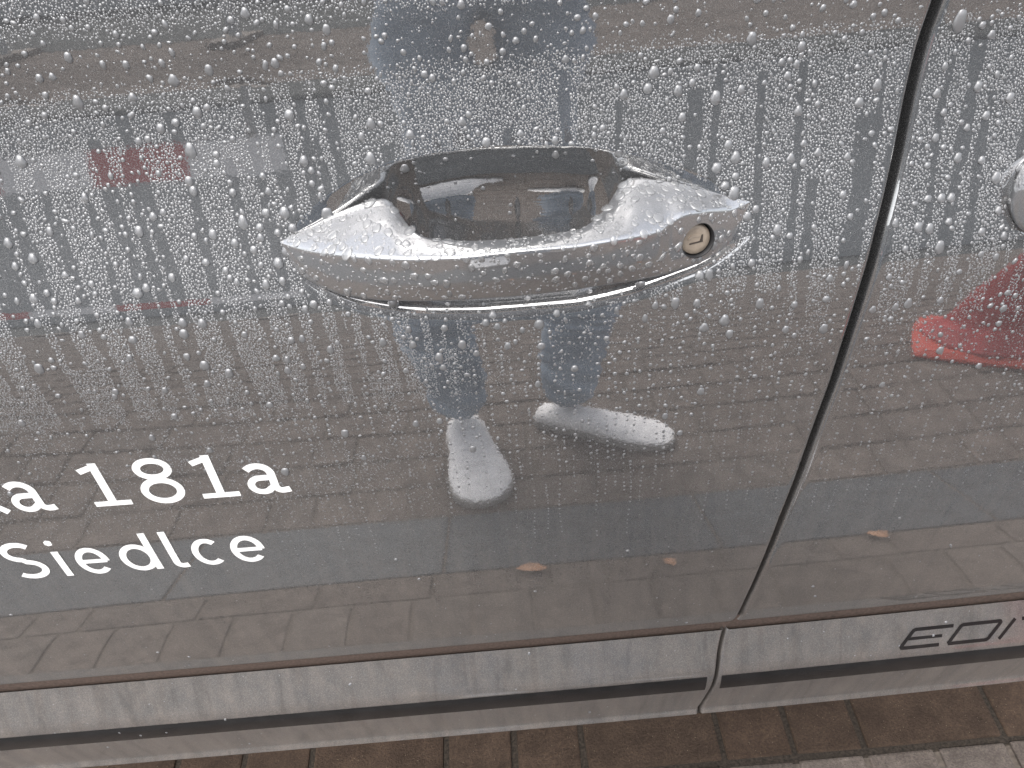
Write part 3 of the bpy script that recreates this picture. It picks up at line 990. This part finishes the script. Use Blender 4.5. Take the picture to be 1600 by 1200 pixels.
# drops on the handle: scattered over the faces that see the rain
def handle_rain(o, count, seedn):
    g = np.random.default_rng(seedn)
    me = o.data
    me.calc_loop_triangles()
    co = np.empty(len(me.vertices) * 3); me.vertices.foreach_get('co', co); co = co.reshape(-1, 3)
    tr = np.empty(len(me.loop_triangles) * 3, dtype=np.int32); me.loop_triangles.foreach_get('vertices', tr); tr = tr.reshape(-1, 3)
    a, b, c = co[tr[:, 0]], co[tr[:, 1]], co[tr[:, 2]]
    nn = np.cross(b - a, c - a); ar = np.linalg.norm(nn, axis=1) / 2
    nn = nn / (2 * ar[:, None] + 1e-15)
    ctr = (a + b + c) / 3
    view = np.array(CAM) - ctr; view /= np.linalg.norm(view, axis=1, keepdims=True)
    ok = ((nn * view).sum(1) > 0.12) & (nn[:, 2] > -0.35)
    if o is handle:
        ok &= np.linalg.norm(ctr - LOCK, axis=1) > 0.0108
    pr = ar * ok; pr /= pr.sum()
    f = g.choice(len(tr), count * 3, p=pr)
    u, v = g.random(len(f)), g.random(len(f))
    fl = u + v > 1; u[fl] = 1 - u[fl]; v[fl] = 1 - v[fl]
    pts = a[f] + (b[f] - a[f]) * u[:, None] + (c[f] - a[f]) * v[:, None]
    r = np.where(g.random(len(f)) < 0.11, g.uniform(0.0010, 0.0024, len(f)), g.uniform(0.00028, 0.0008, len(f)))
    o_ = np.argsort(-r); pts, r, nrm_ = pts[o_], r[o_], nn[f][o_]
    keep = []; grid = {}
    for k in range(len(r)):
        c3 = tuple((pts[k] // 0.004).astype(int)); good = True
        for i in (-1, 0, 1):
            for j in (-1, 0, 1):
                for l in (-1, 0, 1):
                    for q in grid.get((c3[0] + i, c3[1] + j, c3[2] + l), ()):
                        if np.sum((pts[q] - pts[k]) ** 2) < (r[q] + r[k]) ** 2 * 1.05: good = False; break
        if good:
            keep.append(k); grid.setdefault(c3, []).append(k)
            if len(keep) >= count: break
    s = np.array(keep); nS = nrm_[s]
    upv = np.array([0, 0, 1.0]); tz = upv - nS * nS[:, 2:3]
    ln_ = np.linalg.norm(tz, axis=1, keepdims=True)
    tz = np.where(ln_ > 0.15, tz / np.maximum(ln_, 1e-6), np.cross(nS, np.array([1.0, 0, 0])))
    tz /= np.linalg.norm(tz, axis=1, keepdims=True)
    tx = np.cross(tz, nS)
    kk = len(s)
    hgt = np.where(nS[:, 2] > 0.6, 0.24, 0.45)         # flat puddled drops on top
    st = 1 + np.abs(g.normal(0.1, 0.2, kk))
    V, T = batch(T_MED, pts[s], nS, tz, tx, r[s] * np.where(nS[:, 2] > 0.6, 1.25, 1.0), hgt, st, np.clip(r[s] / 0.003, 0, 1) * 0.25, g.normal(0, 0.12, kk))
    w = fast_mesh('fine_water_beads', V, T, M_WATER_H)
    tag(w, kind='stuff')
    under(w, o)
handle_rain(handle, 760, 3)
handle_rain(rear_handle, 160, 4)
# drops hanging from the lower lip of the handle
for (hx, hy, hz, r) in ((-0.0595, 0.3320, 0.9178, 0.0028), (0.0730, 0.3300, 0.9175, 0.0027), (0.012, 0.3225, 0.9205, 0.0018), (-0.03, 0.3240, 0.9200, 0.0014), (0.045, 0.3245, 0.9198, 0.0016)):
    V, T = batch(T_BIG, np.array([[hx, hy, hz]]), np.array([[0, -0.75, -0.66]]), np.array([[0, -0.66, 0.75]]), np.array([[1.0, 0, 0]]), np.array([r]), np.array([0.9]), np.array([1.25]), np.array([0.2]), np.array([0.05]))
    under(fast_mesh('water_drop', V, T, M_WATER), handle)

# ------------------------------------------------------------------ paved ground
ground = mesh_obj('paved_ground', [(-60, -60, -0.0042), (60, -60, -0.0042), (60, 60, -0.0042), (-60, 60, -0.0042)], [(0, 1, 2, 3)], M_SAND, smooth=False)
tag(ground, kind='structure')
JOINT = 0.0080
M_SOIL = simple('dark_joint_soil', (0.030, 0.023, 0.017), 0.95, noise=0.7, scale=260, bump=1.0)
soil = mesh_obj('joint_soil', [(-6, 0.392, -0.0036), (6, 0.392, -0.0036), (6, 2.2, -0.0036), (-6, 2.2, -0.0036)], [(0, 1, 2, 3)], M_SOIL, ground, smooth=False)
def paver_mesh(w, d, seedn):
    g = random.Random(seedn)
    bm = bmesh.new()
    bmesh.ops.create_cube(bm, size=1.0)
    for v in bm.verts:
        v.co.x *= (w - JOINT); v.co.y *= (d - JOINT); v.co.z *= 0.05
        v.co.x += g.uniform(-0.0012, 0.0012); v.co.y += g.uniform(-0.0012, 0.0012)
    top = [e for e in bm.edges if all(v.co.z > 0 for v in e.verts)] + [e for e in bm.edges if abs(e.verts[0].co.z - e.verts[1].co.z) > 0.02]
    bmesh.ops.bevel(bm, geom=top, offset=0.0035, segments=2, profile=0.6, affect='EDGES')
    me = bpy.data.meshes.new('paver')
    bm.to_mesh(me); bm.free()
    for p in me.polygons: p.use_smooth = False
    me.materials.append(M_PAVER)
    return me
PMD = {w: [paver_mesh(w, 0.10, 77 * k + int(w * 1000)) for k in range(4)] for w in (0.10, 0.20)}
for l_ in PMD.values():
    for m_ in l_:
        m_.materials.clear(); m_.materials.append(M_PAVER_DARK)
PM = {w: [paver_mesh(w, 0.10, 31 * k + int(w * 1000)) for k in range(4)] for w in (0.10, 0.20)}
slots = []          # x, y, width along x, depth along y
for k in range(86):
    slots.append((0.4044 - 4.3 + 0.1 * k, 0.30, 0.1, 0.2))
    slots.append((0.3544 - 4.3 + 0.1 * k, 0.10, 0.1, 0.2))
xx = 0.0567 - 4.0; k = 0
while xx < 4.4:
    w = (0.2, 0.1, 0.1)[k % 3]
    slots.append((xx + w / 2, 0.45, w, 0.1)); xx += w; k += 1
yrow = 0.0
while yrow > -4.35:
    xx = -4.2 - random.random() * 0.2
    while xx < 4.4:
        w = random.choice((0.1, 0.2, 0.2, 0.2))
        slots.append((xx + w / 2, yrow - 0.05, w, 0.1)); xx += w
    yrow -= 0.10
# rows under the car
for rr_ in range(3):
    xx = -1.2 + random.random() * 0.1
    while xx < 1.6:
        w = random.choice((0.1, 0.2)); slots.append((xx + w / 2, 0.55 + 0.1 * rr_, w, 0.1)); xx += w
def show(s):
    # size in the picture falls off with distance; the strip in front of the sill is seen directly
    x, y, w, d = s
    if y > 0.29 and y < 0.56 and -0.85 < x < 0.95: return -10
    return math.hypot(x * 0.8, y - 0.30)
slots = [q for q in slots if not (-0.40 < q[1] < -0.10)]
slots.sort(key=show)
rest_v, rest_f = [], []
for i, (x, y, w, d) in enumerate(slots):
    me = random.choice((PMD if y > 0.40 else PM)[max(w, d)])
    turn = math.pi / 2 if d > w else 0.0
    z = -0.025 + random.uniform(-0.0016, 0.0016)
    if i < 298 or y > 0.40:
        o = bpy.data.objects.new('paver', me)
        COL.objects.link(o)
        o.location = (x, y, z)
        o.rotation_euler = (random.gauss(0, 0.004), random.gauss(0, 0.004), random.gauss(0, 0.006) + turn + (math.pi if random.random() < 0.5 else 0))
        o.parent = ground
    else:
        b = len(rest_v)
        rest_v += [((v.co.y if turn else v.co.x) + x, (-v.co.x if turn else v.co.y) + y, v.co.z + z) for v in me.vertices]
        rest_f += [tuple(q + b for q in p.vertices) for p in me.polygons]
o = mesh_obj('far_pavers', rest_v, rest_f, M_PAVER, ground, smooth=False)
tag(o, kind='stuff')

# shallow drainage gutter of wet concrete slabs running beside the car
M_GUTTER = simple('wet_gutter_concrete', (0.054, 0.060, 0.065), 0.65, noise=0.25, scale=25, bump=0.5)
gutter = mesh_obj('gutter', [(-6, -0.396, -0.045), (6, -0.396, -0.045), (6, -0.104, -0.045), (-6, -0.104, -0.045)], [(0, 1, 2, 3)], M_SAND, smooth=False)
tag(gutter, kind='structure')
def slab_mesh(L):
    prof = [(-0.396, -0.04), (-0.396, -0.003), (-0.392, 0.001), (-0.35, 0.000), (-0.30, -0.001), (-0.25, -0.0015), (-0.20, -0.001), (-0.15, 0.000), (-0.108, 0.001), (-0.104, -0.003), (-0.104, -0.04)]
    V = []; F = []
    for x in (-L / 2 + 0.002, -L / 2 + 0.005, L / 2 - 0.005, L / 2 - 0.002):
        dz = -0.003 if abs(abs(x) - (L / 2 - 0.002)) < 1e-6 else 0.0
        V += [(x, y, z + dz) for y, z in prof]
    n = len(prof)
    for i in range(3):
        for j in range(n - 1):
            F.append((i * n + j, (i + 1) * n + j, (i + 1) * n + j + 1, i * n + j + 1))
    F.append(tuple(range(n))); F.append(tuple(range(3 * n, 4 * n))[::-1])
    me = bpy.data.meshes.new('gutter_slab')
    me.from_pydata(V, [], F); me.update(); me.materials.append(M_GUTTER)
    return me
GS = slab_mesh(0.5)
for k in range(14):
    o = bpy.data.objects.new('gutter_slab', GS)
    COL.objects.link(o); o.location = (-3.4 + 0.5 * k, 0, random.uniform(-0.001, 0.001)); o.parent = gutter

# ------------------------------------------------------------------ what the door mirrors
M_VERGE = simple('wet_asphalt', (0.026, 0.030, 0.030), 0.8, noise=0.4, scale=3)
verge = mesh_obj('road', [(-60, -60, 0.004), (60, -60, 0.004), (60, -4.35, 0.004), (-60, -4.35, 0.004)], [(0, 1, 2, 3)], M_VERGE, smooth=False)
tag(verge, kind='structure')
M_WALL = simple('pale_render', (0.34, 0.35, 0.35), 0.9, noise=0.12, scale=1.5)
wall = box('building', (-30, -11.0, 0.0), (30, -10.4, 3.4), M_WALL)
tag(wall, 'long pale rendered wall mirrored in the upper part of the door', 'wall')

# red and white barrier board on two feet
M_FOOT = simple('barrier_foot_concrete', (0.20, 0.175, 0.155), 0.9)
M_RED = simple('red_plastic', (0.42, 0.035, 0.04), 0.4)
M_WHITE = simple('white_plastic', (0.80, 0.80, 0.80), 0.45)
barrier = empty('road_barrier', (-2.55, -4.1, 0))
tag(barrier, 'red and white barrier board mirrored left of the handle', 'barrier')
bx0 = -4.0
def bar_part(name, lo, hi, mat):
    o = box(name, lo, hi, mat); o.parent = barrier; o.matrix_parent_inverse = Matrix.Translation((2.55, 4.1, 0)); return o
for i, (a, b, m) in enumerate(((-4.6, -3.75, M_WHITE), (-3.75, -3.15, M_RED), (-3.15, -2.55, M_WHITE), (-2.55, -1.92, M_RED), (-1.92, -1.30, M_WHITE))):
    bar_part('board_panel', (a, -4.12, 0.90), (b, -4.09, 1.09), m)
for a in (-4.4, -2.95, -1.5):
    bar_part('post', (a - 0.03, -4.16, 0.0), (a + 0.03, -4.122, 1.10), M_WALL)
    bar_part('foot', (a - 0.10, -4.40, 0.005), (a + 0.10, -3.85, 0.07), M_FOOT)

# traffic cone to the right of the photographer
cone = empty('traffic_cone', (1.268, -0.884, 0))
tag(cone, 'red traffic cone mirrored in the rear door', 'cone')
M_CONE = simple('cone_red', (0.36, 0.05, 0.05), 0.5, noise=0.3, scale=14)
M_CONEB = simple('cone_base_orange', (0.42, 0.06, 0.04), 0.5)
def lathe(name, prof, mat, loc, seg=40):
    V = []; F = []
    for r, z in prof:
        for k in range(seg):
            a = 2 * math.pi * k / seg; V.append((loc[0] + r * math.cos(a), loc[1] + r * math.sin(a), z))
    for q in range(len(prof) - 1):
        for k in range(seg):
            F.append((q * seg + k, q * seg + (k + 1) % seg, (q + 1) * seg + (k + 1) % seg, (q + 1) * seg + k))
    F.append(tuple(range(seg))[::-1]); F.append(tuple(range((len(prof) - 1) * seg, len(prof) * seg)))
    return mesh_obj(name, V, F, mat)
def cone_base():
    V = []; F = []
    prof = [(0.190, 0.004), (0.190, 0.012), (0.184, 0.017), (0.172, 0.026)]
    n = 32
    for hw, z in prof:
        for k in range(n):
            t = 2 * math.pi * k / n
            c, q = math.cos(t), math.sin(t)
            m = max(abs(c), abs(q)) * 0.86 + 0.14     # square plate with rounded corners
            V.append((hw * c / m, hw * q / m, z))
    for i in range(len(prof) - 1):
        for k in range(n):
            F.append((i * n + k, i * n + (k + 1) % n, (i + 1) * n + (k + 1) % n, (i + 1) * n + k))
    F.append(tuple(range(n))[::-1]); F.append(tuple(range((len(prof) - 1) * n, len(prof) * n)))
    return mesh_obj('cone_base', V, F, M_CONEB, smooth=False)
o = cone_base(); o.parent = cone
o = lathe('cone_body', [(0.178, 0.0255), (0.176, 0.036), (0.164, 0.040), (0.162, 0.052), (0.150, 0.056), (0.148, 0.070), (0.138, 0.076), (0.128, 0.11), (0.112, 0.20), (0.095, 0.32), (0.070, 0.52), (0.04, 0.74), (0.03, 0.76)], M_CONE, (0, 0)); o.parent = cone
cone.rotation_euler = (0, 0, math.radians(29))

# fallen leaves on the paving beside the car
M_LEAF = simple('dry_leaf', (0.40, 0.22, 0.13), 0.6, noise=0.35, scale=60)
def leaf(x, y, rot, L, tone, label):
    V = []; F = []
    n = 9
    for i in range(n):
        t = i / (n - 1)
        wdt = L * 0.30 * math.sin(math.pi * min(1, t * 1.02)) ** 0.8 * (1 + 0.45 * (i % 2) * random.random())
        cl = 0.012 * math.sin(t * 3.0)
        for s in (-1, 0, 1):
            V.append(((t - 0.5) * L + random.uniform(-0.05, 0.05) * L * abs(s), s * wdt * random.uniform(0.7, 1.15), 0.004 + cl + random.uniform(0.002, 0.010) * abs(s)))
    for i in range(n - 1):
        for j in range(2):
            a = i * 3 + j; F.append((a, a + 1, a + 4, a + 3))
    V2 = V + [(a, b, c - 0.0008) for a, b, c in V]
    m = len(V)
    F2 = F + [tuple(q + m for q in f[::-1]) for f in F]
    o = mesh_obj('fallen_leaf', V2, F2, M_LEAF)
    o.location = (x, y, 0); o.rotation_euler = (0, 0, rot)
    tag(o, label, 'leaf', 'fallen leaves beside the car')
    return o
leaf(0.006, -0.085, 0.3, 0.060, 0, 'large orange fallen leaf mirrored below the middle of the front door')
leaf(0.245, -0.06, 1.4, 0.04, 0, 'small tan fallen leaf mirrored low on the door near the shut line')
leaf(0.62, -0.09, 0.8, 0.045, 0, 'orange fallen leaf mirrored low in the rear door')

# ------------------------------------------------------------------ the person taking the picture (seen mirrored in the door)
person = empty('person', (0.0, -0.70, 0))
tag(person, 'person in blue jeans and white slip-on shoes mirrored below the handle, holding a phone', 'person')
M_JEANS = simple('blue_denim', (0.36, 0.42, 0.49), 0.9, noise=0.30, scale=9, bump=0.5)
M_JACKET = simple('grey_jacket', (0.20, 0.21, 0.23), 0.85, noise=0.2, scale=12)
M_SKIN = simple('skin', (0.52, 0.34, 0.26), 0.5)
M_HAIR = simple('hair', (0.05, 0.035, 0.025), 0.6)
M_SHOE = simple('white_canvas', (0.90, 0.885, 0.875), 0.8, noise=0.10, scale=45, bump=0.9)
PINV = Matrix.Translation((0, 0.70, 0))
def to_person(o):
    o.parent = person; o.matrix_parent_inverse = PINV; return o
def body():
    J = []; Rr = []; E = []
    def v(p, r):
        J.append(p); Rr.append(r); return len(J) - 1
    pel = v((0, -0.76, 0.98), 0.155)
    wst = v((0, -0.74, 1.12), 0.145)
    chs = v((0, -0.68, 1.32), 0.16)
    nck = v((0, -0.64, 1.47), 0.062)
    hd0 = v((0, -0.60, 1.58), 0.085)
    hd1 = v((0, -0.58, 1.68), 0.088)
    E.extend([(pel, wst), (wst, chs), (chs, nck), (nck, hd0), (hd0, hd1)])
    for s, hip, kn, an in ((-1, (-0.10, -0.76, 0.88), (-0.155, -0.68, 0.50), (-0.115, -0.650, 0.075)), (1, (0.10, -0.76, 0.88), (0.16, -0.74, 0.50), (0.125, -0.680, 0.055))):
        h = v(hip, 0.105)
        m = v(tuple((a + b) / 2 for a, b in zip(hip, kn)), 0.098)
        k = v(kn, 0.086)
        c = v(tuple(a * 0.6 + b * 0.4 for a, b in zip(kn, an)), 0.082)
        a_ = v(an, 0.066)
        E.extend([(pel, h), (h, m), (m, k), (k, c), (c, a_)])
    for s in (-1, 1):
        sh = v((s * 0.18, -0.66, 1.40), 0.068)
        el = v((s * 0.24, -0.40, 1.22), 0.048)
        wr = v((s * 0.11, -0.16, 1.165), 0.030)
        pm = v((s * 0.085, -0.085, 1.165), 0.030)
        E.extend([(chs, sh), (sh, el), (el, wr), (wr, pm)])
        for q in range(4):
            f0 = v((s * (0.072 - 0.004 * q), -0.045 - 0.004 * q, 1.195 - 0.020 * q), 0.0085)
            f1 = v((s * (0.045 - 0.003 * q), -0.030 - 0.006 * q, 1.197 - 0.020 * q), 0.0075)
            E.extend([(pm, f0), (f0, f1)])
        t0 = v((s * 0.070, -0.078, 1.200), 0.010); t1 = v((s * 0.050, -0.058, 1.205), 0.008)
        E.extend([(pm, t0), (t0, t1)])
    me = bpy.data.meshes.new('body')
    me.from_pydata(J, E, [])
    o = bpy.data.objects.new('body', me)
    COL.objects.link(o)
    sm = o.modifiers.new('skin', 'SKIN')
    for i, sv in enumerate(me.skin_vertices[0].data):
        sv.radius = (Rr[i], Rr[i] * (0.78 if i in (0, 1, 2) else 1.0)); sv.use_root = (i == 0)
    o.modifiers.new('sub', 'SUBSURF').levels = 3
    dg = bpy.context.evaluated_depsgraph_get()
    m2 = bpy.data.meshes.new_from_object(o.evaluated_get(dg))
    o.modifiers.clear(); o.data = m2
    m2.materials.clear()
    for m in (M_JEANS, M_JACKET, M_SKIN, M_HAIR): m2.materials.append(m)
    for p in m2.polygons:
        c = p.center; p.use_smooth = True
        p.material_index = 0
        if c.z > 1.0: p.material_index = 1
        if c.z > 1.46 or c.y > -0.15: p.material_index = 2
        if c.z > 1.62 or (c.z > 1.56 and c.y < -0.63): p.material_index = 3
    # folds in the trousers
    for vtx in m2.vertices:
        if vtx.co.z < 0.95:
            k = 0.008 * math.sin(vtx.co.z * 120 + vtx.co.x * 60 + 2 * math.sin(vtx.co.z * 17)) * (0.4 + 0.6 * math.sin(vtx.co.z * 29 + vtx.co.y * 35))
            vtx.co += Vector((vtx.normal.x * k, vtx.normal.y * k, 0))
    return to_person(o)
body()
M_SOLE = simple('shoe_sole', (0.36, 0.345, 0.33), 0.8, noise=0.2, scale=80)
def shoe(heel, toe, wk, hk):
    h = Vector((heel[0], heel[1], 0)); t = Vector((toe[0], toe[1], 0))
    d = (t - h); L = d.length; d.normalize(); s = Vector((-d.y, d.x, 0))
    ctrl = np.array([(-0.02, 0.018, 0.040), (0.02, 0.034, 0.062), (0.12, 0.040, 0.070), (0.28, 0.042, 0.072), (0.42, 0.046, 0.072), (0.55, 0.052, 0.062), (0.70, 0.058, 0.052), (0.84, 0.055, 0.043), (0.93, 0.043, 0.034), (0.98, 0.026, 0.026), (1.0, 0.008, 0.020)])
    us = np.concatenate([np.linspace(-0.02, 0.1, 7, endpoint=False), np.linspace(0.1, 0.85, 44, endpoint=False), np.linspace(0.85, 1.0, 12)])
    V = []; F = []; n = 32
    for u in us:
        w = np.interp(u, ctrl[:, 0], ctrl[:, 1]) * wk; hh_ = np.interp(u, ctrl[:, 0], ctrl[:, 2]) * hk
        # creases over the toes and an elastic gore seam on the instep
        cre = -0.0045 * math.exp(-((u - 0.70) / 0.012) ** 2) - 0.0050 * math.exp(-((u - 0.61) / 0.014) ** 2) - 0.008 * math.exp(-((u - 0.40) / 0.012) ** 2) - 0.0035 * math.exp(-((u - 0.79) / 0.010) ** 2) - 0.003 * math.exp(-((u - 0.52) / 0.012) ** 2)
        for k in range(n):
            a = 2 * math.pi * k / n
            cx_, cz_ = math.cos(a), math.sin(a)
            px = w * (abs(cx_) ** 0.75) * (1 if cx_ > 0 else -1)
            if cz_ > 0:
                pz = 0.022 + (hh_ - 0.022 + cre) * cz_ ** 0.9
            else:
                pz = 0.022 + 0.006 * cz_
                px *= 0.985
            V.append(h + d * (u * L) + s * px + Vector((0, 0, pz)))
    for q in range(len(us) - 1):
        for k in range(n):
            F.append((q * n + k, q * n + (k + 1) % n, (q + 1) * n + (k + 1) % n, (q + 1) * n + k))
    F.append(tuple(range(n))[::-1]); F.append(tuple(range((len(us) - 1) * n, len(us) * n)))
    o = to_person(mesh_obj('shoe', V, F, M_SHOE))
    V = []; F = []
    for u in us:
        w = np.interp(u, ctrl[:, 0], ctrl[:, 1]) * wk + 0.002
        for px, pz in ((-w, 0.004), (-w, 0.019), (w, 0.019), (w, 0.004)):
            V.append(h + d * ((u - 0.45) * 1.015 * L + 0.45 * L) + s * px + Vector((0, 0, pz)))
    for q in range(len(us) - 1):
        for k in range(4):
            F.append((q * 4 + k, q * 4 + (k + 1) % 4, (q + 1) * 4 + (k + 1) % 4, (q + 1) * 4 + k))
    F.append((3, 2, 1, 0)); F.append(tuple(len(V) - 4 + k for k in range(4)))
    so = mesh_obj('sole', V, F, M_SOLE, smooth=False)
    so.parent = o
    return o
shoe((-0.122, -0.69), (-0.072, -0.422), 1.16, 0.92)
shoe((0.058, -0.705), (0.350, -0.570), 0.86, 0.78)
# phone: its lens is the camera
M_PHONE = simple('phone_case', (0.012, 0.012, 0.014), 0.3)
ph = box('phone', (-0.080, -0.037, -0.0045), (0.080, 0.037, 0.0045), M_PHONE)
pm_ = cam.matrix_world.copy()
ph.matrix_world = pm_ @ Matrix.Translation((0.045, -0.012, 0.012))
tag(ph, 'black phone held by the person taking the picture', 'phone')
